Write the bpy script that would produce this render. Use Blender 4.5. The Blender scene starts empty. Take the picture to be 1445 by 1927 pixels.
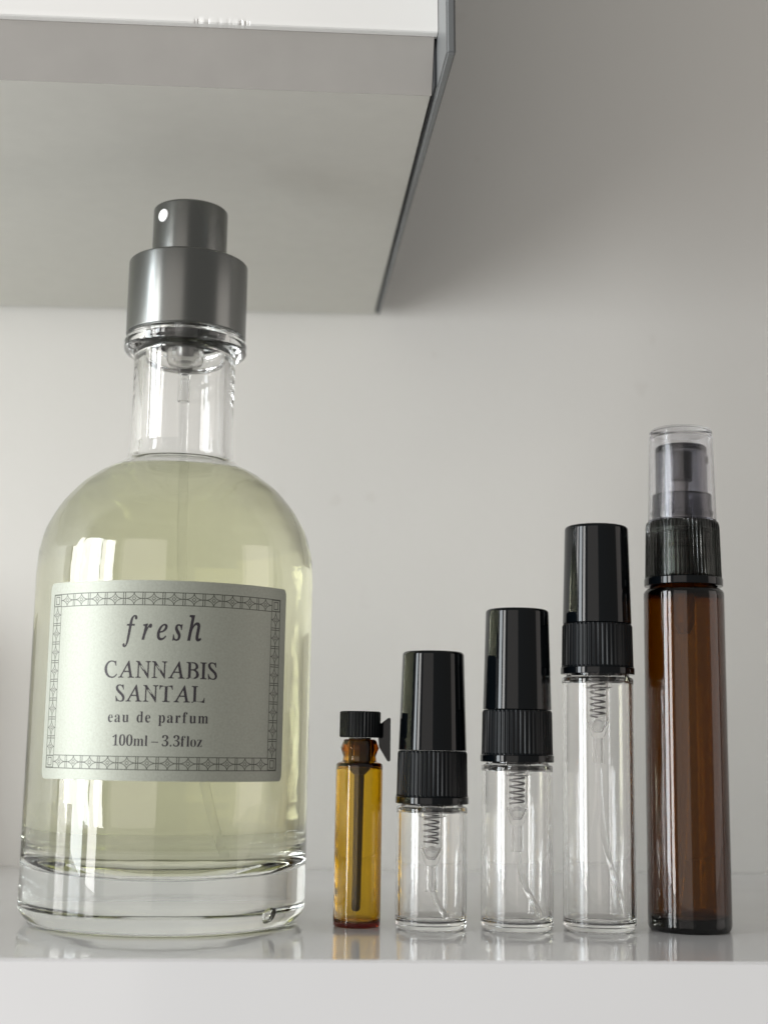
import bpy, bmesh, math, random
from mathutils import Matrix, Vector
MM = 0.001
scene = bpy.context.scene
COL = scene.collection
rad = math.radians
random.seed(7)

# ------------------------------------------------------------------ camera
F_PX, IMG_H = 2631.6, 1927.0
cam_d = bpy.data.cameras.new('camera')
cam = bpy.data.objects.new('camera', cam_d); COL.objects.link(cam)
fw = Vector((0.07292245, 0.98383035, 0.16358533))
rt = Vector((0.9969401, -0.07653667, 0.01589255))
up = Vector((-0.02815585, -0.16192585, 0.98640117))
m = Matrix((rt, up, -fw)).transposed().to_4x4()
m.translation = Vector((0, 0, 36.22)) * MM
cam.matrix_world = m
cam_d.sensor_fit = 'VERTICAL'
cam_d.sensor_height = 24.0
cam_d.lens = 24.0 * F_PX / IMG_H
cam_d.clip_start, cam_d.clip_end = 0.01, 50
cam_d.dof.use_dof = True
cam_d.dof.focus_distance = 0.282
cam_d.dof.aperture_fstop = cam_d.lens / 3.2          # 3.2 mm wide opening of a phone lens
scene.camera = cam

# ------------------------------------------------------------------ room light
world = bpy.data.worlds.new('World'); scene.world = world
world.use_nodes = True
bg = world.node_tree.nodes['Background']
bg.inputs[0].default_value = (1.0, 0.97, 0.92, 1)
bg.inputs[1].default_value = 0.28

CEN = Vector((0.03, 0.29, 0.05))
def window_lamp(name, az0, az1, dist, z0, z1, radiance, color):
    """an upright rectangular lamp between two bearings seen from the bottles (0 = behind the camera, minus = left)"""
    mid = rad(-71 if az1 < -50 else (az0 + az1) / 2)
    n = Vector((math.sin(mid), -math.cos(mid), 0)); t = Vector((n.y, -n.x, 0))
    a, b = [dist * math.tan(rad(x) - mid) for x in (az0, az1)]
    w, h = abs(b - a), z1 - z0
    L = bpy.data.lights.new(name, 'AREA'); L.shape = 'RECTANGLE'; L.size, L.size_y = w, h
    L.energy = radiance * w * h * math.pi * 1.0
    L.color = color
    o = bpy.data.objects.new(name, L); COL.objects.link(o)
    o.location = CEN + n * dist - t * ((a + b) / 2) + Vector((0, 0, (z0 + z1) / 2 - CEN.z))
    o.rotation_euler = n.to_track_quat('Z', 'Y').to_euler()
    return o
WIN = 12.6
window_lamp('window_light', -90.0, -80.6, 1.5, -0.75, 0.72, WIN, (1.0, 0.99, 0.97))
window_lamp('window_light', -75.6, -65.0, 1.5, -0.75, 0.72, WIN * 1.1, (0.90, 0.96, 1.0))
window_lamp('window_light', -60.2, -52.4, 1.5, -0.75, 0.66, WIN, (1.0, 0.99, 0.97))
window_lamp('room_light', -44.0, -6.0, 2.2, -0.9, 1.1, 0.95, (1.0, 0.92, 0.86))
window_lamp('room_light', 62.0, 92.0, 2.0, -0.9, 0.9, 1.1, (1.0, 0.91, 0.86))

scene.view_settings.view_transform = 'Standard'
scene.view_settings.look = 'None'
scene.view_settings.gamma = 1.0
scene.view_settings.exposure = 0.0
scene.view_settings.use_curve_mapping = False
cy = scene.cycles
cy.use_denoising = True
cy.max_bounces = 28; cy.transmission_bounces = 26; cy.glossy_bounces = 12; cy.diffuse_bounces = 5
cy.transparent_max_bounces = 16
cy.caustics_reflective = True; cy.caustics_refractive = True
cy.blur_glossy = 0.6
cy.sample_clamp_indirect = 12.0

# ------------------------------------------------------------------ materials
def mat(name, base=(0.8, 0.8, 0.8), rough=0.5, metal=0.0, ior=1.5, trans=0.0, spec=None):
    M = bpy.data.materials.new(name); M.use_nodes = True
    b = M.node_tree.nodes['Principled BSDF']
    b.inputs['Base Color'].default_value = (*base, 1)
    b.inputs['Roughness'].default_value = rough
    b.inputs['Metallic'].default_value = metal
    b.inputs['IOR'].default_value = ior
    b.inputs['Transmission Weight'].default_value = trans
    return M
def nodes(M):
    return M.node_tree.nodes, M.node_tree.links, M.node_tree.nodes['Principled BSDF']
def add_noise(M, scale, bump=0.0, dist=0.0001, colvar=0.0, rvar=0.0, detail=4, stretch=(1, 1, 1), coord='Object'):
    N, L, b = nodes(M)
    tc = N.new('ShaderNodeTexCoord'); mp = N.new('ShaderNodeMapping'); mp.inputs['Scale'].default_value = stretch
    nz = N.new('ShaderNodeTexNoise'); nz.inputs['Scale'].default_value = scale; nz.inputs['Detail'].default_value = detail
    L.new(tc.outputs[coord], mp.inputs[0]); L.new(mp.outputs[0], nz.inputs['Vector'])
    if bump:
        bp = N.new('ShaderNodeBump'); bp.inputs['Strength'].default_value = bump; bp.inputs['Distance'].default_value = dist
        L.new(nz.outputs[0], bp.inputs['Height'])
        if b.inputs['Normal'].links:
            L.new(b.inputs['Normal'].links[0].from_socket, bp.inputs['Normal'])
        L.new(bp.outputs[0], b.inputs['Normal'])
    if colvar:
        base = b.inputs['Base Color'].default_value[:3]
        cr = N.new('ShaderNodeValToRGB')
        cr.color_ramp.elements[0].position = 0.3; cr.color_ramp.elements[1].position = 0.7
        cr.color_ramp.elements[0].color = (*[c * (1 - colvar) for c in base], 1)
        cr.color_ramp.elements[1].color = (*[min(1, c * (1 + colvar)) for c in base], 1)
        L.new(nz.outputs[0], cr.inputs[0]); L.new(cr.outputs[0], b.inputs['Base Color'])
    if rvar:
        r = b.inputs['Roughness'].default_value
        mr = N.new('ShaderNodeMapRange'); mr.inputs[3].default_value = r - rvar; mr.inputs[4].default_value = r + rvar
        L.new(nz.outputs[0], mr.inputs[0]); L.new(mr.outputs[0], b.inputs['Roughness'])
    return M
def glass(name, ior=1.5, color=(1, 1, 1), rough=0.0, absorb=None, density=0.0):
    M = bpy.data.materials.new(name); M.use_nodes = True
    N, L = M.node_tree.nodes, M.node_tree.links
    N.remove(N['Principled BSDF'])
    g = N.new('ShaderNodeBsdfGlass'); g.inputs['IOR'].default_value = ior
    g.inputs['Color'].default_value = (*color, 1); g.inputs['Roughness'].default_value = rough
    out = N['Material Output']; L.new(g.outputs[0], out.inputs['Surface'])
    if density:
        v = N.new('ShaderNodeVolumeAbsorption'); v.inputs['Color'].default_value = (*absorb, 1); v.inputs['Density'].default_value = density
        L.new(v.outputs[0], out.inputs['Volume'])
    return M

M_wall = add_noise(add_noise(mat('wall_paint', (0.79, 0.785, 0.755), 0.6), 260, 0.25, 0.0004, detail=3), 14, colvar=0.012)
M_shelf = add_noise(mat('shelf_lacquer', (0.715, 0.715, 0.722), 0.10), 35, rvar=0.04, colvar=0.01)
M_white = add_noise(mat('white_lacquer', (0.86, 0.855, 0.835), 0.35), 300, 0.08, 0.0002)
M_rail = add_noise(mat('grey_beige_board', (0.35, 0.335, 0.315), 0.6), 120, 0.15, 0.0002, colvar=0.03)  # grip rail: grey-beige, darker than drawer front and underside
M_board = add_noise(mat('underside_board', (0.76, 0.76, 0.71), 0.55), 180, 0.12, 0.0002, colvar=0.015)
def wall_marks(M):
    N, L, b = nodes(M); src = b.inputs['Base Color'].links[0].from_socket
    tc = N.new('ShaderNodeTexCoord'); nz_ = N.new('ShaderNodeTexNoise'); nz_.inputs['Scale'].default_value = 95; nz_.inputs['Detail'].default_value = 2
    cr = N.new('ShaderNodeValToRGB'); cr.color_ramp.elements[0].position = 0.715; cr.color_ramp.elements[1].position = 0.76
    cr.color_ramp.elements[0].color = (1, 1, 1, 1); cr.color_ramp.elements[1].color = (0.965, 0.96, 0.955, 1)
    mx = N.new('ShaderNodeMix'); mx.data_type = 'RGBA'; mx.blend_type = 'MULTIPLY'; mx.inputs[0].default_value = 1.0
    L.new(tc.outputs['Object'], nz_.inputs['Vector']); L.new(nz_.outputs[0], cr.inputs[0])
    L.new(src, mx.inputs[6]); L.new(cr.outputs[0], mx.inputs[7]); L.new(mx.outputs[2], b.inputs['Base Color'])
wall_marks(M_wall)
M_side = mat('grey_side_panel', (0.14, 0.147, 0.15), 0.32)
M_dark = mat('dark_gap', (0.02, 0.022, 0.025), 0.6)

M_flint = glass('clear_flint_glass', 1.5, absorb=(0.80, 0.92, 0.86), density=4.0)
M_vial = glass('clear_vial_glass', 1.48, absorb=(0.85, 0.93, 0.88), density=8.0)
M_amber = glass('amber_vial_glass', 1.5, absorb=(0.915, 0.80, 0.0), density=3300.0)
M_brown = glass('brown_bottle_glass', 1.5, absorb=(0.745, 0.61, 0.0), density=4000.0)
M_liquid = glass('pale_green_perfume', 1.36, absorb=(0.70, 0.715, 0.24), density=15.5)
M_tube = glass('dip_tube_plastic', 1.05, color=(0.97, 0.97, 0.97))
M_tube_air = glass('dip_tube_plastic_dry', 1.22, color=(0.98, 0.98, 0.98), rough=0.03)
M_pump = glass('clear_pump_plastic', 1.22, color=(0.96, 0.96, 0.96), rough=0.03)
M_frost = glass('frosted_pump_plastic', 1.33, color=(0.84, 0.84, 0.83), rough=0.16)
M_over = glass('clear_overcap_plastic', 1.34, color=(0.965, 0.965, 0.975), rough=0.13)
M_gun = add_noise(mat('gunmetal', (0.18, 0.186, 0.18), 0.24, 1.0), 900, 0.05, 0.00003, stretch=(1, 1, 0.06))
M_nozzle = mat('white_nozzle', (0.82, 0.83, 0.83), 0.35)
M_black = add_noise(mat('glossy_black_plastic', (0.002, 0.003, 0.004), 0.07), 300, 0.06, 0.00005, rvar=0.03)
M_rib = add_noise(mat('ribbed_black_plastic', (0.003, 0.0045, 0.006), 0.36), 900, 0.1, 0.00005)
M_smoke = glass('smoky_collar_plastic', 1.42, color=(0.70, 0.71, 0.70), rough=0.14, absorb=(0.5, 0.52, 0.5), density=1600.0)
M_act = glass('smoky_actuator_plastic', 1.42, color=(0.80, 0.80, 0.82), rough=0.14, absorb=(0.5, 0.5, 0.52), density=480.0)
M_rod = mat('dark_applicator', (0.035, 0.03, 0.027), 0.3)
M_steel = mat('spring_steel', (0.16, 0.155, 0.155), 0.35, 1.0)
M_ball = mat('valve_ball', (0.55, 0.55, 0.56), 0.2, 0.4)
M_ink = mat('dark_ink', (0.022, 0.018, 0.024), 0.45)
M_ink2 = mat('grey_green_ink', (0.07, 0.075, 0.06), 0.45)
M_ceramic = mat('pale_plug', (0.55, 0.50, 0.45), 0.5)

M_label = mat('satin_silver_green_label', (0.345, 0.362, 0.315), 0.47, 0.28)
M_label.node_tree.nodes['Principled BSDF'].inputs['Specular IOR Level'].default_value = 0.3
add_noise(M_label, 2600, 0.30, 0.00006, colvar=0.06, detail=2, stretch=(1, 1, 1))

for M_ in (M_rib, M_black):
    M_.node_tree.nodes['Principled BSDF'].inputs['Specular IOR Level'].default_value = 0.32 if M_ is M_black else 0.22
def glass_ripple(M, scale, strength, dist):
    N, L = M.node_tree.nodes, M.node_tree.links
    tc = N.new('ShaderNodeTexCoord'); nz_ = N.new('ShaderNodeTexNoise'); nz_.inputs['Scale'].default_value = scale; nz_.inputs['Detail'].default_value = 1.5
    bp = N.new('ShaderNodeBump'); bp.inputs['Strength'].default_value = strength; bp.inputs['Distance'].default_value = dist
    L.new(tc.outputs['Object'], nz_.inputs['Vector']); L.new(nz_.outputs[0], bp.inputs['Height'])
    for n_ in N:
        if n_.type == 'BSDF_GLASS': L.new(bp.outputs[0], n_.inputs['Normal'])
glass_ripple(M_flint, 110, 0.07, 0.0004)
glass_ripple(M_vial, 140, 0.025, 0.0003)
glass_ripple(M_brown, 140, 0.02, 0.0003)

# ------------------------------------------------------------------ mesh helpers
def link(name, me, M, parent=None, loc=(0, 0, 0), smooth=True, sharp=32):
    o = bpy.data.objects.new(name, me); COL.objects.link(o)
    if M: me.materials.append(M)
    if smooth and len(me.polygons):
        me.polygons.foreach_set('use_smooth', [True] * len(me.polygons))
        me.set_sharp_from_angle(angle=rad(sharp))
    o.location = loc
    if parent: o.parent = parent
    return o
def tag(o, label=None, cat=None, group=None, kind=None):
    if label: o['label'] = label
    if cat: o['category'] = cat
    if group: o['group'] = group
    if kind: o['kind'] = kind
    return o
def empty(name, loc):
    o = bpy.data.objects.new(name, None); o.empty_display_size = 0.01
    o.location = loc; COL.objects.link(o); return o
def fillet(P, closed=True):
    """P: (r, z[, fillet radius]) -> list of (r, z) with rounded corners"""
    out = []; n = len(P)
    for i, p in enumerate(P):
        fr = p[2] if len(p) > 2 else 0
        v = Vector(p[:2])
        if fr <= 0: out.append(v); continue
        a = Vector(P[i - 1][:2]) - v; b = Vector(P[(i + 1) % n][:2]) - v
        la, lb = a.length, b.length; a.normalize(); b.normalize()
        ang = a.angle(b)
        if ang > 3.13: out.append(v); continue
        t = min(fr / math.tan(ang / 2), la * 0.49, lb * 0.49); R = t * math.tan(ang / 2)
        c = v + (a + b).normalized() * (R / math.sin(ang / 2))
        s, e = v + a * t - c, v + b * t - c
        sweep = s.angle(e); k = max(3, int(sweep / rad(11)))
        sg = 1 if s.x * e.y - s.y * e.x > 0 else -1
        for j in range(k + 1):
            th = sg * sweep * j / k
            out.append(c + Vector((s.x * math.cos(th) - s.y * math.sin(th), s.x * math.sin(th) + s.y * math.cos(th))))
    return out
def lathe_bm(bm, P, seg=96, closed=False, rfun=None, cx=0.0, cyy=0.0):
    """revolve (r, z) in mm; open profiles that start/end at r = 0 make a closed solid"""
    rings = []
    for (r, z) in P:
        if r < 1e-5: rings.append([bm.verts.new((cx * MM, cyy * MM, z * MM))])
        else:
            ring = []
            for k in range(seg):
                a = 2 * math.pi * k / seg
                rr = rfun(r, z, k) if rfun else r
                ring.append(bm.verts.new(((cx + rr * math.cos(a)) * MM, (cyy + rr * math.sin(a)) * MM, z * MM)))
            rings.append(ring)
    pairs = list(zip(rings, rings[1:])) + ([(rings[-1], rings[0])] if closed else [])
    for A, B in pairs:
        if len(A) == 1 and len(B) == 1: continue
        for k in range(seg):
            j = (k + 1) % seg
            if len(A) == 1: bm.faces.new((A[0], B[j], B[k]))
            elif len(B) == 1: bm.faces.new((A[k], A[j], B[0]))
            else: bm.faces.new((A[k], A[j], B[j], B[k]))
def finish(bm, name):
    bmesh.ops.recalc_face_normals(bm, faces=bm.faces)
    me = bpy.data.meshes.new(name); bm.to_mesh(me); bm.free(); return me
def lathe(name, P, M, parent, seg=96, closed=False, rfun=None, loc=(0, 0, 0), sharp=32):
    bm = bmesh.new(); lathe_bm(bm, fillet(P), seg, closed, rfun)
    return link(name, finish(bm, name), M, parent, loc, sharp=sharp)
def box_bm(bm, x0, x1, y0, y1, z0, z1):
    V = [bm.verts.new((x * MM, y * MM, z * MM)) for z in (z0, z1) for y in (y0, y1) for x in (x0, x1)]
    for f in ((0, 1, 3, 2), (4, 6, 7, 5), (0, 4, 5, 1), (2, 3, 7, 6), (0, 2, 6, 4), (1, 5, 7, 3)):
        bm.faces.new([V[i] for i in f])
def tube_bm(bm, pts, r, n=10, caps=True, inner=None):
    """sweep a circle along a polyline (mm)"""
    pts = [Vector(p) for p in pts]; rings = []; prev = None
    for i, p in enumerate(pts):
        t = (pts[min(i + 1, len(pts) - 1)] - pts[max(i - 1, 0)]).normalized()
        if prev is None:
            x = t.orthogonal().normalized()
        else:
            x = (prev - t * prev.dot(t)).normalized()
        prev = x; y = t.cross(x)
        rr = r[i] if isinstance(r, (list, tuple)) else r
        rings.append([bm.verts.new((p + (x * math.cos(a) + y * math.sin(a)) * rr) * MM) for a in [2 * math.pi * k / n for k in range(n)]])
    for A, B in zip(rings, rings[1:]):
        for k in range(n): bm.faces.new((A[k], A[(k + 1) % n], B[(k + 1) % n], B[k]))
    if caps:
        bm.faces.new(rings[0][::-1]); bm.faces.new(rings[-1])
def bezier(p0, p1, p2, p3, n=20):
    p0, p1, p2, p3 = map(Vector, (p0, p1, p2, p3)); out = []
    for i in range(n + 1):
        t = i / n; s = 1 - t
        out.append(p0 * s ** 3 + p1 * 3 * s * s * t + p2 * 3 * s * t * t + p3 * t ** 3)
    return out
def ribs(n_per, depth, z0, z1):
    pat = (0, 0, 1, 1)
    def f(r, z, k): return r - depth * pat[k % 4] if z0 <= z <= z1 else r
    return f

# ------------------------------------------------------------------ setting
YF, YW = 245.85, 418.5
bm = bmesh.new(); box_bm(bm, -520, 620, YF, YW, -38, 0)
bmesh.ops.bevel(bm, geom=[e for e in bm.edges if abs(e.verts[0].co.y - YF * MM) < 1e-6 and abs(e.verts[1].co.y - YF * MM) < 1e-6 and abs(e.verts[0].co.x - e.verts[1].co.x) > .1],
                offset=0.35 * MM, segments=3, affect='EDGES')
tag(link('shelf', finish(bm, 'shelf'), M_shelf, sharp=40), kind='structure')
bm = bmesh.new(); box_bm(bm, -900, 1100, YW + 0.2, YW + 60, -700, 900)
tag(link('wall', finish(bm, 'wall'), M_wall, smooth=False), kind='structure')

bm = bmesh.new(); box_bm(bm, -138, -121, 384, 418.3, 0.02, 72)  # unseen block added left of the view to shade the wall there
bmesh.ops.bevel(bm, geom=list(bm.edges), offset=0.5 * MM, segments=2, affect='EDGES')
tag(link('unseen_shade_block', finish(bm, 'unseen_shade_block'), M_wall, sharp=40), kind='structure')

# ------------------------------------------------------------------ wall cabinet above the bottles
cab = empty('wall_cabinet', Vector((28.2, 266.5, 166.8)) * MM)
cab.rotation_euler = (0, rad(-1.0), rad(0.45))
tag(cab, 'white cabinet with thin grey side panel above the perfume bottle', 'cabinet')
LX = -420     # left end, local mm
bm = bmesh.new(); box_bm(bm, LX, -0.3, 0.15, 148.0, 0, 14)
bmesh.ops.bevel(bm, geom=list(bm.edges), offset=0.2 * MM, segments=1, affect='EDGES')
link('bottom_panel', finish(bm, 'bottom_panel'), M_board, cab, sharp=60)
# bevelled grip rail between bottom panel and drawer front
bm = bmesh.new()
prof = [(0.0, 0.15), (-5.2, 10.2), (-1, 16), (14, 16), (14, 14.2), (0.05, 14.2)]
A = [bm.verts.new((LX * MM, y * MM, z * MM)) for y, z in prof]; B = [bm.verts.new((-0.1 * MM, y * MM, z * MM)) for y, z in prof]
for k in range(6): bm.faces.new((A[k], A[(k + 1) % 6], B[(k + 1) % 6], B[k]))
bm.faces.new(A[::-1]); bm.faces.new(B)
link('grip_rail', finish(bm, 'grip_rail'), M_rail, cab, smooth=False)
# drawer front with a few paint chips along its lower edge
bm = bmesh.new()
xs = [LX, -200, -100] + [-60 + i * 0.25 for i in range(0, 110)] + [-30, -10, 0.45]
def chip(x):
    c = 0.0
    for (x0, w, a) in ((-47.3, 0.9, 0.9), (-45.4, .7, .6), (-43.0, .5, .35), (-41.0, 1.4, .3), (-38.8, .5, .8), (-37.6, .6, .9)):
        c = max(c, a * max(0, 1 - ((x - x0) / w) ** 2))
    return c * (0.7 + 0.6 * random.random())
rows = []
for x in xs:
    c = chip(x) * 0.5 * random.uniform(.2, 1.5); yF, yB, z0 = -7.0, -4.2, 10.4
    P = [(yB, z0), (yF + 0.5 + c * .5, z0 + c * .15), (yF + .12 + c * random.uniform(.1, .6), z0 + .18 + c * .4), (yF + c * random.uniform(-.1, .25), z0 + 0.55 + c * random.uniform(.2, .8)), (yF, z0 + 1.25), (yF, z0 + 1.5), (yF, 420), (yB, 420)]
    rows.append([bm.verts.new((x * MM, y * MM, z * MM)) for y, z in P])
for a_, b_ in zip(rows, rows[1:]):
    for k in range(8): bm.faces.new((a_[k], a_[(k + 1) % 8], b_[(k + 1) % 8], b_[k]))
bm.faces.new(rows[0][::-1]); bm.faces.new(rows[-1])
link('drawer_front', finish(bm, 'drawer_front'), M_white, cab, sharp=24)
# thin side panel standing proud of the drawer front
bm = bmesh.new(); box_bm(bm, 0.55, 2.35, -19.0, 148.5, -0.3, 420)
for v in bm.verts:
    if v.co.y > .1 and v.co.x > .001: v.co.x -= 1.05 * MM
bmesh.ops.bevel(bm, geom=list(bm.edges), offset=0.4 * MM, segments=3, affect='EDGES')
link('side_panel', finish(bm, 'side_panel'), M_side, cab, sharp=50)
bm = bmesh.new(); box_bm(bm, 0.02, 0.5, -4, 147.5, 0.4, 415)
link('panel_gap', finish(bm, 'panel_gap'), M_dark, cab, smooth=False)
bm = bmesh.new(); box_bm(bm, LX + 2, -1.0, 12, 151.4, 16.3, 418)
link('carcass', finish(bm, 'carcass'), M_white, cab, smooth=False)

# ------------------------------------------------------------------ perfume bottle
PX, PY = -21.91, 298.72
pb = empty('perfume_bottle', Vector((PX, PY, 0)) * MM)
tag(pb, 'large clear glass perfume bottle of pale green liquid with grey metal sprayer', 'perfume bottle')
outer = [(0, 0.9), (22, 0.9, 3), (24.0, 0.02, 1.2), (27.0, 0.02, 2.0), (29.0, 2.6, 3.0), (29.0, 70.5, 8),
         (28.75, 74.6, 12), (27.55, 79.8, 14), (24.8, 84.9, 16), (21.1, 89.3, 16), (17.1, 92.3, 16), (13.4, 94.2, 6), (11.4, 95.6, 2.5),
         (10.95, 99, 5), (10.85, 106, 20), (10.95, 118.4, .6), (11.9, 119.1, .6), (13.25, 119.6, 1.0), (13.3, 122.0, 1.0), (12.2, 122.6, .3), (11.9, 123.6, .3), (11.3, 124.2, .3), (11.2, 130, .5)]
inner = [(8.6, 130, .5), (8.7, 124, 3), (8.9, 108, 20), (8.9, 99, 5), (9.3, 95.5, 3), (11.2, 93.0, 5), (15.2, 90.7, 12), (19.2, 87.7, 14), (22.6, 83.8, 14), (25.1, 79.2, 14), (26.2, 74.4, 10),
         (26.45, 70, 8), (26.45, 24, 8), (26.1, 19.3, 8), (24.9, 15.6, 6), (22.2, 12.6, 6), (17, 10.5, 10), (8, 9.5, 10), (0, 9.3)]
bm = bmesh.new(); lathe_bm(bm, fillet(outer + inner, False), 144)
bmesh.ops.recalc_face_normals(bm, faces=bm.faces)
# an air bubble trapped low in the thick base
bub = bmesh.ops.create_icosphere(bm, subdivisions=3, radius=1.0 * MM, matrix=Matrix.Translation(Vector((20.6, -15.8, 3.4)) * MM) @ Matrix.Rotation(rad(48), 4, 'Z') @ Matrix.Rotation(rad(-14), 4, 'Y') @ Matrix.Diagonal((1.8, 0.9, 1.1, 1)))
fs = set()
for v in bub['verts']: fs.update(v.link_faces)
bmesh.ops.reverse_faces(bm, faces=list(fs))
me = bpy.data.meshes.new('glass_body'); bm.to_mesh(me); bm.free()
link('glass_body', me, M_flint, pb, sharp=50)
# liquid, overlapping 0.25 mm into the glass
e = 0.25
liq = [(0, 9.3 - e), (8, 9.5 - e, 10), (17, 10.5 - e, 10), (22.2 + .16, 12.6 - .2, 6), (24.9 + .2, 15.6 - .15, 6), (26.1 + .25, 19.3 - .08, 8), (26.45 + e, 24, 8), (26.45 + e, 70, 8), (26.2 + e, 74.4, 10), (25.1 + e, 79.2 + .1, 14),
       (22.6 + .2, 83.8 + .2, 14), (19.2 + .15, 87.7 + .2, 14), (15.2 + .1, 90.7 + .22, 4), (14.35, 91.5, .15), (12.4, 91.12, 1.5), (0, 91.1)]
lathe('liquid', liq, M_liquid, pb, 144, sharp=50)
# metal collar + spray head
lathe('metal_collar', [(11.7, 123.2), (12.98, 123.2, .25), (12.95, 139.75, .45), (8.4, 139.75, .2), (8.4, 138), (11.7, 138)], M_gun, pb, 128, closed=True)
sh = lathe('spray_head', [(0, 138.4), (8.15, 138.4), (8.15, 152.3, .55), (6.6, 152.3, .4), (6.4, 152.0, .2), (0, 152.0)], M_gun, pb, 128)
noz_az = rad(-41.6)
bm = bmesh.new(); lathe_bm(bm, fillet([(0, 0), (1.42, 0, .12), (1.42, .5, .12), (1.1, .52, .1), (.25, .40, .1), (.14, .25), (0, .25)]), 40)
nz = link('nozzle', finish(bm, 'nozzle'), M_nozzle, sh)
n = Vector((math.sin(noz_az), -math.cos(noz_az), 0))
nz.rotation_euler = n.to_track_quat('Z', 'Y').to_euler()
nz.location = (n * 7.92 + Vector((0, 0, 148.9))) * MM
# pump inside the neck
ph = lathe('pump_housing', [(0, 115.2), (1.5, 115.2, .2), (1.75, 116.4, .4), (3.6, 117.3, .6), (4.05, 118.4, .5), (4.05, 131), (3.1, 131), (3.1, 118.8, .4), (1.0, 117.4, .3), (0, 117.4)], M_frost, pb, 64)
lathe('pump_flange', [(0, 126.5), (8.4, 126.5, .3), (8.4, 129.5), (0, 129.5)], M_pump, pb, 64)
lathe('piston', [(0, 118.6), (1.7, 118.6, .3), (1.9, 121, .3), (2.5, 121.6, .2), (2.5, 126), (0, 126)], M_ball, ph, 48)
lathe('tube_socket', [(.78, 108.8), (1.33, 108.8, .1), (1.33, 115.1), (.78, 115.1)], M_pump, pb, 48, closed=True)
bm = bmesh.new()
path = [(0.4, 0, 114), (0.4, 0, 100), (0.5, 0, 91.9)]
tube_bm(bm, path, 0.75, 20)
link('dip_tube', finish(bm, 'dip_tube'), M_tube_air, pb)
bm = bmesh.new()
tube_bm(bm, bezier((0.5, 0, 90.9), (0.4, 0, 60), (3.0, -2, 36), (9.9, -5, 12.1), 30), 0.75, 20)
link('dip_tube', finish(bm, 'dip_tube'), M_tube, pb)

# ---- label: a thin curved sheet, border ornament and lettering on it
RL = 29.03
AZ0, AZ1, LZ0, LZ1 = -52.6, 53.2, 28.6, 66.55
def cylp(az_deg, z, R): return (R * math.sin(rad(az_deg)) * MM, -R * math.cos(rad(az_deg)) * MM, z * MM)
def uvp(u, z, R):       # u in mm along the curve
    return cylp(math.degrees(u / RL), z, R)
bm = bmesh.new(); NA = 110
cr = 0.9; outline = []
cols = []
for i in range(NA + 1):
    t = i / NA; az = AZ0 + (AZ1 - AZ0) * t
    dmm = min(az - AZ0, AZ1 - az) * rad(1) * RL
    off = cr - math.sqrt(max(0, cr * cr - (cr - dmm) ** 2)) if dmm < cr else 0
    zs = [LZ0 + off, 40, 48, 56, LZ1 - off]
    cols.append([[bm.verts.new(cylp(az, z, R)) for z in zs] for R in (RL, RL + 0.1)])
for a_, b_ in zip(cols, cols[1:]):
    for k in range(4):
        bm.faces.new((a_[1][k], b_[1][k], b_[1][k + 1], a_[1][k + 1])); bm.faces.new((a_[0][k], a_[0][k + 1], b_[0][k + 1], b_[0][k]))
    bm.faces.new((a_[0][0], b_[0][0], b_[1][0], a_[1][0])); bm.faces.new((a_[0][4], a_[1][4], b_[1][4], b_[0][4]))
for c, fl in ((cols[0], 0), (cols[-1], 1)):
    for k in range(4): bm.faces.new((c[0][k], c[1][k], c[1][k + 1], c[0][k + 1]) if fl else (c[0][k], c[0][k + 1], c[1][k + 1], c[1][k]))
label = link('label', finish(bm, 'label'), M_label, pb, sharp=40)
label['label'] = 'satin silver green paper label with bordered dark lettering'
# border print
RP = RL + 0.112
bm = bmesh.new()
def stroke(pts, w, R=RP):
    """flat printed line of width w along (u, z) points"""
    P = [Vector(p) for p in pts]; Q = []
    for i in range(len(P) - 1):
        d = P[i + 1] - P[i]; n_ = max(1, int(d.length / 0.6))
        for j in range(n_): Q.append(P[i] + d * j / n_)
    Q.append(P[-1]); prev = None
    for i, q in enumerate(Q):
        t = (Q[min(i + 1, len(Q) - 1)] - Q[max(i - 1, 0)]).normalized(); nn = Vector((-t.y, t.x)) * w / 2
        cur = [bm.verts.new(uvp(*(q + nn), R)), bm.verts.new(uvp(*(q - nn), R))]
        if prev: bm.faces.new((prev[0], prev[1], cur[1], cur[0]))
        prev = cur
U0, U1, V0, V1 = -49.75 * rad(1) * RL, 49.55 * rad(1) * RL, 30.7, 64.2
BW = 2.42; LW = 0.15
def rect(u0, u1, v0, v1, w): 
    stroke([(u0 - w / 2, v0), (u1 + w / 2, v0)], w); stroke([(u0 - w / 2, v1), (u1 + w / 2, v1)], w); stroke([(u0, v0), (u0, v1)], w); stroke([(u1, v0), (u1, v1)], w)
rect(U0, U1, V0, V1, 0.17); rect(U0 + BW, U1 - BW, V0 + BW, V1 - BW, 0.15)
for cu in (U0, U1 - BW):
    for cv in (V0, V1 - BW):
        rect(cu + .1, cu + BW - .1, cv + .1, cv + BW - .1, .2); rect(cu + .68, cu + BW - .68, cv + .5, cv + BW - .5, .17)
def arcs(c, w, h):
    a, b = w / 2, h / 2
    for sx in (-1, 1):
        for sy in (-1, 1):
            stroke([(c[0] + sx * a * (1 - math.cos(t)), c[1] + sy * b * (1 - math.sin(t))) for t in [math.pi / 2 * k / 8 for k in range(9)]], LW)
    d = 0.36; stroke([(c[0], c[1] - d), (c[0] + d, c[1]), (c[0], c[1] + d), (c[0] - d, c[1]), (c[0], c[1] - d)], .15)
nt, ns = 12, 8
GAP = 0.42
def run(length, n, place):
    w = (length - GAP * (n - 1)) / n
    for k in range(n): place(k * (w + GAP), w, k < n - 1)
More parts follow.
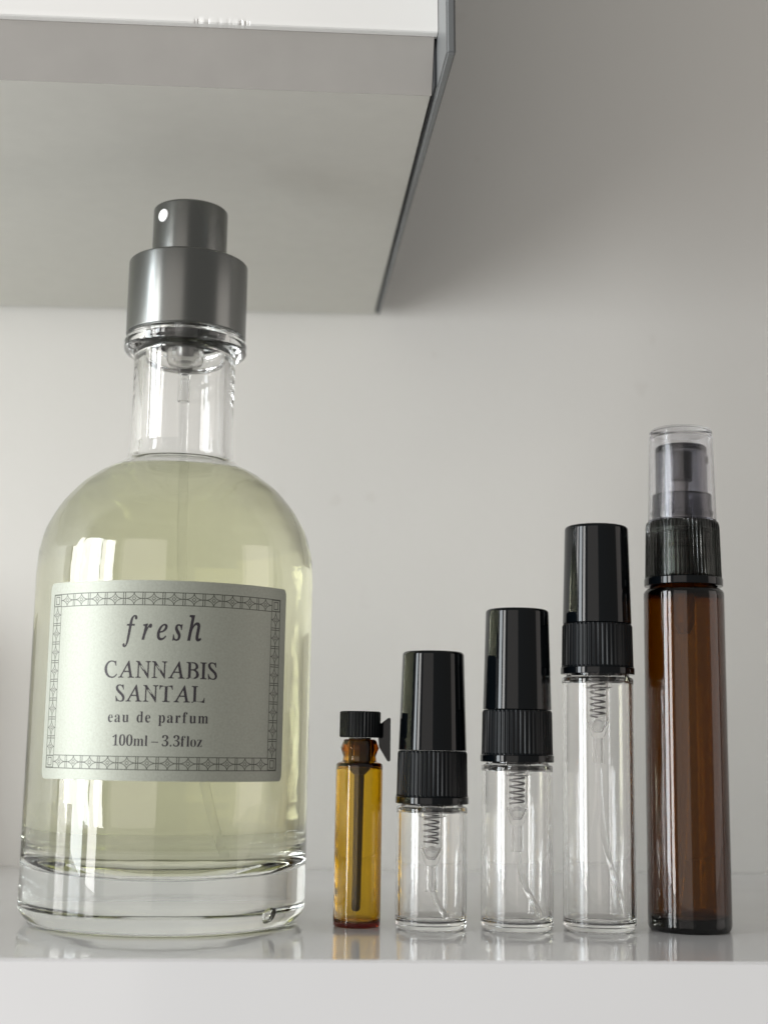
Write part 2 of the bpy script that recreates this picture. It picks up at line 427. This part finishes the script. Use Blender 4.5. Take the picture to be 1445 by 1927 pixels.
for v in (V0, V1 - BW):
    def pl(s, w, sep):
        u = U0 + BW + s; arcs((u + w / 2, v + BW / 2), w, BW)
        if sep:
            for q in (0, GAP): stroke([(u + w + q, v), (u + w + q, v + BW)], LW)
            stroke([(u + w, v + BW / 2), (u + w + GAP, v + BW / 2)], .2)
    run(U1 - U0 - 2 * BW, nt, pl)
for u in (U0, U1 - BW):
    def pl(s, w, sep):
        v = V0 + BW + s; arcs((u + BW / 2, v + w / 2), BW, w)
        if sep:
            for q in (0, GAP): stroke([(u, v + w + q), (u + BW, v + w + q)], LW)
            stroke([(u + BW / 2, v + w), (u + BW / 2, v + w + GAP)], .2)
    run(V1 - V0 - 2 * BW, ns, pl)
me = bpy.data.meshes.new('border_print'); bm.to_mesh(me); bm.free()
link('border_print', me, M_ink2, label, smooth=False)
# lettering: glyphs laid out one by one, then wrapped round the label
def mathmap(s, upper, lower, digit):
    out = []
    for ch in s:
        if ch == 'h' and lower == 0x1D44E: out.append('\u210e')
        elif 'A' <= ch <= 'Z': out.append(chr(upper + ord(ch) - 65))
        elif 'a' <= ch <= 'z': out.append(chr(lower + ord(ch) - 97))
        elif '0' <= ch <= '9': out.append(chr(digit + ord(ch) - 48))
        else: out.append(ch)
    return out
def glyph(ch, offset=0.0, shear=0.0):
    c = bpy.data.curves.new('g', 'FONT'); c.body = ch; c.size = 1.0; c.offset = offset; c.shear = shear; c.resolution_u = 4
    o = bpy.data.objects.new('g', c); COL.objects.link(o)
    dg = bpy.context.evaluated_depsgraph_get(); dg.update()
    me_ = bpy.data.meshes.new_from_object(o.evaluated_get(dg))
    V = [tuple(v.co[:2]) for v in me_.vertices]; Fc = [tuple(p.vertices) for p in me_.polygons]
    bpy.data.objects.remove(o); bpy.data.curves.remove(c); bpy.data.meshes.remove(me_)
    return V, Fc
def lettering(glyphs, u0, u1, zbase, height, href, track, M, slant=0.0, xs=None, spaces=0.3):
    """glyphs: list of (verts, faces) or None for a space; fitted between u0 and u1"""
    x = 0; items = []
    for g in glyphs:
        if g is None: x += spaces; continue
        if isinstance(g, float): x += g; continue
        V, Fc = g; x0 = min(v[0] for v in V); x1 = max(v[0] for v in V)
        items.append((V, Fc, x - x0)); x += x1 - x0 + track
    total = x - track; s = height / href; sx = (u1 - u0) / total
    verts, faces = [], []
    for V, Fc, dx in items:
        b0 = len(verts)
        verts += [uvp(u0 + (v[0] + dx + slant * v[1]) * sx, zbase + v[1] * s, RP) for v in V]
        faces += [tuple(i + b0 for i in f) for f in Fc]
    me_ = bpy.data.meshes.new('lettering'); me_.from_pydata(verts, [], faces); me_.update()
    return link('lettering', me_, M, label, smooth=False)
K = rad(1) * RL
it = lambda s, **k: [None if c == ' ' else glyph(c, **k) for c in mathmap(s, 0x1D434, 0x1D44E, 0x1D7CE)]
bd = lambda s, **k: [None if c == ' ' else glyph(c, **k) for c in mathmap(s, 0x1D400, 0x1D41A, 0x1D7CE)]
lettering(it('fresh', offset=0.012), -15.14 * K, 14.5 * K, 55.15, 2.98, 0.47, 0.20, M_ink)
lettering(it('CANNABIS', offset=0.009, shear=-0.27), -22.0 * K, 21.1 * K, 47.9, 3.15, 0.70, 0.05, M_ink)
lettering(it('SANTAL', offset=0.009, shear=-0.27), -17.0 * K, 16.6 * K, 43.42, 3.1, 0.70, 0.05, M_ink)
lettering(bd('eau de parfum', offset=-0.002), -19.6 * K, 18.2 * K, 39.5, 1.42, 0.47, 0.14, M_ink, spaces=0.45)
lettering(bd('100ml \u2013 3', offset=-0.006) + [.04] + bd('.', offset=0.004) + [.05] + bd('3floz', offset=-0.006), -17.4 * K, 16.2 * K, 35.1, 2.1, 0.71, 0.06, M_ink, spaces=0.2)

# ------------------------------------------------------------------ small vials
def vial_shell(H, R, rn, zn, wall, bot, sh=1.6, foot=0.9, bead=None):
    """profile of an open glass vial: H rim height, R radius, rn neck radius, zn shoulder height"""
    o = [(0, 0.35), (R * .55, 0.3, 2), (R * .8, 0.0, 1), (R - .35, 0.0, foot), (R, 0.9, foot), (R, zn, sh), (rn, zn + .15, .45), (rn, H, .3)]
    i = [(rn - wall, H, .3), (rn - wall, zn - .3, .6), (R - wall, zn - wall, sh), (R - wall, bot, 1.2), (R * .4, bot - .15, 2), (0, bot)]
    return o + i
def helix(r, z0, z1, turns, n=18):
    N = int(turns * n); pts = []
    for k in range(N + 1):
        t = k / N
        # close-wound at both ends
        s = t + 0.10 * math.sin(2 * math.pi * t) / (2 * math.pi) * -1.0
        pts.append((r * math.cos(2 * math.pi * turns * t), r * math.sin(2 * math.pi * turns * t), z0 + (z1 - z0) * s))
    return pts
def spray_vial(name, label_, x, y, R, zn, zcap0, zcol1, ztop, tube_end, turn, rtop, body_len):
    v = empty(name, Vector((x, y, 0)) * MM)
    tag(v, label_, 'spray vial', 'clear glass spray vials')
    g = lathe('glass_vial', vial_shell(zcap0 + 6, R, R - 0.95, zn, 0.85, 1.5), M_vial, v, 96, sharp=50)
    zf = zcap0
    # screw collar with vertical ribs, flange ring at its foot
    col_ = lathe('ribbed_collar', [(R - .75, zf + 1.45), (R + .10, zf + 1.45, .05), (R + .02, zf + 1.8), (R - .12, zcol1 - .5), (R - .35, zcol1 - .05, .1), (R - .75, zcol1)],
                 M_rib, v, 4 * 50, closed=True, rfun=ribs(50, 0.20, zf + 1.7, zcol1 - .3), sharp=25)
    lathe('flange', [(R - .8, zf), (R + .27, zf, .15), (R + .27, zf + 1.42, .15), (R - .8, zf + 1.42)], M_black, col_, 96, closed=True)
    lathe('cap', [(0, ztop - .25), (rtop - 1.5, ztop - .05, 3), (rtop, ztop - .15, .75), (R - .22, zcol1 + .07, .1), (R - 1.2, zcol1 + .07), (R - 1.2, ztop - 1.6), (0, ztop - 1.6)], M_black, v, 96)
    lathe('gasket', [(0, zn - .15), (R - 2.0, zn - .15, .2), (R - 2.0, zn + 5), (0, zn + 5)], M_black, v, 64)
    # pump
    zt = zn - 0.25; zb = zt - body_len
    ph_ = lathe('pump_housing', [(0, zb), (1.0, zb, .2), (1.35, zb + .3, .2), (2.25, zb + 3.0, .8), (2.25, zt - 1.9, .2), (2.95, zt - 1.7, .2), (2.95, zt), (1.85, zt), (1.85, zb + 3.4, .6), (.7, zb + 1.2, .3), (0, zb + 1.2)], M_pump, v, 64)
    bm_ = bmesh.new(); tube_bm(bm_, helix(1.48, zb + 4.2, zt - .1, 6.5), 0.17, 8)
    sp = link('spring', finish(bm_, 'spring'), M_steel, ph_)
    sp.rotation_euler.z = rad(turn)
    bm_ = bmesh.new(); bmesh.ops.create_uvsphere(bm_, u_segments=24, v_segments=16, radius=1.15 * MM, matrix=Matrix.Translation((0, 0, (zb + 2.65) * MM)))
    link('valve_ball', finish(bm_, 'valve_ball'), M_pump, ph_)
    zs = zb - 5.2 if zb > 8 else zb - 4.4
    lathe('tube_socket', [(.72, zs), (1.3, zs, .1), (1.3, zb - .05), (.72, zb - .05)], M_pump, v, 40, closed=True)
    ex, ez = tube_end
    bm_ = bmesh.new()
    tube_bm(bm_, bezier((0, 0, zb - .3), (0, 0, zb - .3 - (zb - ez) * .55), (ex * .25, 0, ez + (zb - ez) * .35), (ex, 0, ez), 28), 0.62, 18)
    link('dip_tube', finish(bm_, 'dip_tube'), M_tube_air, v)
    return v
spray_vial('spray_vial', 'shortest clear glass spray vial, black cap, beside the small amber vial', 32.05, 288.17, 7.18, 23.9, 24.45, 35.0, 55.2, (3.2, 1.9), 20, 6.3, 11.4)
spray_vial('spray_vial', 'medium clear glass spray vial with black cap, middle of the three', 49.38, 287.46, 7.24, 32.4, 33.0, 43.5, 64.25, (5.2, 2.0), 140, 6.5, 11.8)
spray_vial('spray_vial', 'tallest clear glass spray vial with black cap, next to the brown bottle', 66.19, 287.44, 7.34, 50.4, 51.05, 61.5, 82.15, (5.9, 2.0), 75, 6.6, 12.0)

# small amber sample vial with dabber
v1 = empty('sample_vial', Vector((17.35, 290.8, 0)) * MM)
tag(v1, 'tiny yellow amber glass vial with ribbed black stopper and tab', 'sample vial')
R = 4.78
o_ = [(0, .3), (2.5, .25, 1.5), (4.0, 0, .8), (R - .1, 0, .8), (R, .9, .8), (R, 32.3, 1.1), (3.5, 32.55, .35), (3.35, 33.6, .6), (3.95, 35.3, .3), (3.3, 37.0, .5), (2.7, 37.1, .2)]
i_ = [(2.45, 36.9, .2), (2.45, 33.2, .5), (2.6, 32.0, .5), (R - .65, 31.6, 1.0), (R - .65, .9, .9), (2, .75, 1.5), (0, .8)]
lathe('glass_vial', o_ + i_, M_amber, v1, 96, sharp=50)
st = lathe('stopper', [(0, 37.45), (2.4, 37.45), (4.05, 37.45, .1), (4.2, 37.75), (4.2, 42.5), (4.0, 42.75, .1), (0, 42.75)], M_rib, v1, 4 * 36, rfun=ribs(36, .16, 37.6, 42.6), sharp=25)
lathe('plug', [(0, 29.9), (1.1, 29.9, .3), (2.0, 30.8, .7), (2.35, 32.2, .4), (2.3, 36.6), (2.3, 37.4), (0, 37.4)], M_rod, st, 48)
bm = bmesh.new()
tube_bm(bm, [(0, 0, 29.9), (-.05, 0, 20), (-.15, 0, 8), (-.2, 0, 3.4), (-.2, 0, 2.9), (-.2, 0, 2.72)], [1.05, .98, .92, .9, .65, .2], 24)
link('dabber_rod', finish(bm, 'dabber_rod'), M_rod, st)
# tear-off tab: a wedge standing off the stopper's side
bm = bmesh.new()
P = [(3.9, 40.4), (4.25, 40.35), (5.75, 41.55), (6.15, 41.5), (6.2, 32.75), (5.7, 32.65), (3.95, 35.6), (3.7, 38.2)]
for s_, yy in ((1, -1.3), (-1, 1.0)):
    pass
A = [bm.verts.new((x * MM, (-1.6 if i in (2, 3, 4, 5) else -.7) * MM, z * MM)) for i, (x, z) in enumerate(P)]
B = [bm.verts.new((x * MM, (1.2 if i in (2, 3, 4, 5) else .7) * MM, z * MM)) for i, (x, z) in enumerate(P)]
for k in range(8): bm.faces.new((A[k], B[k], B[(k + 1) % 8], A[(k + 1) % 8]))
bm.faces.new(A); bm.faces.new(B[::-1])
bmesh.ops.recalc_face_normals(bm, faces=bm.faces)
bmesh.ops.bevel(bm, geom=list(bm.edges), offset=.12 * MM, segments=2, affect='EDGES')
link('tear_tab', finish(bm, 'tear_tab'), M_black, st)

# tall brown spray bottle
br = empty('spray_bottle', Vector((84.75, 287.62, 0)) * MM)
tag(br, 'tall brown glass spray bottle with smoky collar and clear overcap', 'spray bottle')
R = 8.42
o_ = [(0, .4), (5, .35, 2), (6.6, 0, 1), (R - .3, 0, 1.4), (R, 1.2, 1.4), (R - .1, 69.0, 2.4), (6.5, 69.6, .6), (6.35, 70.8, .3)]
th = []
for k in range(3):
    z = 72.2 + k * 2.6
    th += [(6.3, z), (6.95, z + .35, .2), (6.95, z + .85, .2), (6.3, z + 1.2)]
o_ += th + [(6.3, 81.0, .3)]
i_ = [(5.2, 81.0, .3), (5.2, 69.3, .6), (R - 1.15, 67.6, 2.0), (R - 1.05, 2.2, 1.6), (4, 1.9, 2), (0, 2.0)]
lathe('glass_bottle', o_ + i_, M_brown, br, 128, sharp=50)
c_ = lathe('ribbed_collar', [(7.1, 71.55), (7.95, 71.55, .08), (7.92, 71.9), (7.68, 82.4), (7.45, 83.45, .25), (5.9, 83.5), (5.9, 82.2), (6.95, 82.0)], M_smoke, br, 4 * 56, closed=True, rfun=ribs(56, .30, 71.8, 82.6), sharp=25)
lathe('flange', [(7.1, 69.85), (8.15, 69.85, .2), (8.15, 71.5, .2), (7.1, 71.5)], M_black, c_, 96, closed=True)
lathe('neck_seal', [(0, 79.5), (5.0, 79.5), (5.0, 81.2), (6.6, 81.2), (6.6, 81.8), (0, 81.8)], M_rod, br, 64)
# collar tower under the actuator, with a bead the overcap clips on
lathe('collar_tower', [(5.2, 83.55), (6.35, 83.55), (6.35, 84.8, .1), (6.55, 85.0, .15), (6.55, 85.5, .15), (6.3, 85.8, .1), (6.2, 89.3, .2), (5.65, 89.4, .1), (5.2, 88.9)], M_act, br, 96, closed=True)
ac = lathe('actuator', [(4.5, 84.5), (5.5, 84.5), (5.42, 99.5, .5), (5.0, 99.9, .4), (0, 99.9), (0, 98.8), (4.5, 98.8, .5)], M_act, br, 96, closed=True)
lathe('actuator_core', [(0, 92.5), (2.3, 92.5, .2), (2.3, 98.6), (0, 98.6)], M_rod, ac, 48)
lathe('pump_stem', [(0, 81.9), (2.0, 81.9), (2.0, 86), (1.4, 86.2), (1.4, 92.3), (0, 92.3)], M_ceramic, br, 40)
n = Vector((math.sin(rad(78)), -math.cos(rad(78)), 0))
bm = bmesh.new(); lathe_bm(bm, fillet([(0, 0), (.95, 0), (.95, .3, .1), (.5, .3, .05), (.35, .1), (0, .1)]), 32)
nz2 = link('nozzle', finish(bm, 'nozzle'), M_rod, ac); nz2.rotation_euler = n.to_track_quat('Z', 'Y').to_euler(); nz2.location = (n * 5.25 + Vector((0, 0, 97.0))) * MM
lathe('overcap', [(6.62, 83.75), (7.12, 83.75, .1), (6.62, 103.0, 1.0), (6.2, 103.55, .4), (0, 103.55), (0, 102.3), (5.6, 102.2, .7), (6.15, 101.5, .5)], M_over, br, 96, closed=True)
lathe('pump_housing', [(0, 60), (1.2, 60.0, .3), (2.2, 62.2, .6), (2.4, 79.4), (0, 79.4)], M_ceramic, br, 48)
bm = bmesh.new(); tube_bm(bm, bezier((0, 0, 60), (0, 0, 35), (-1, -1, 14), (-3.5, -2, 2.6), 24), .8, 18)
link('dip_tube', finish(bm, 'dip_tube'), M_tube_air, br)
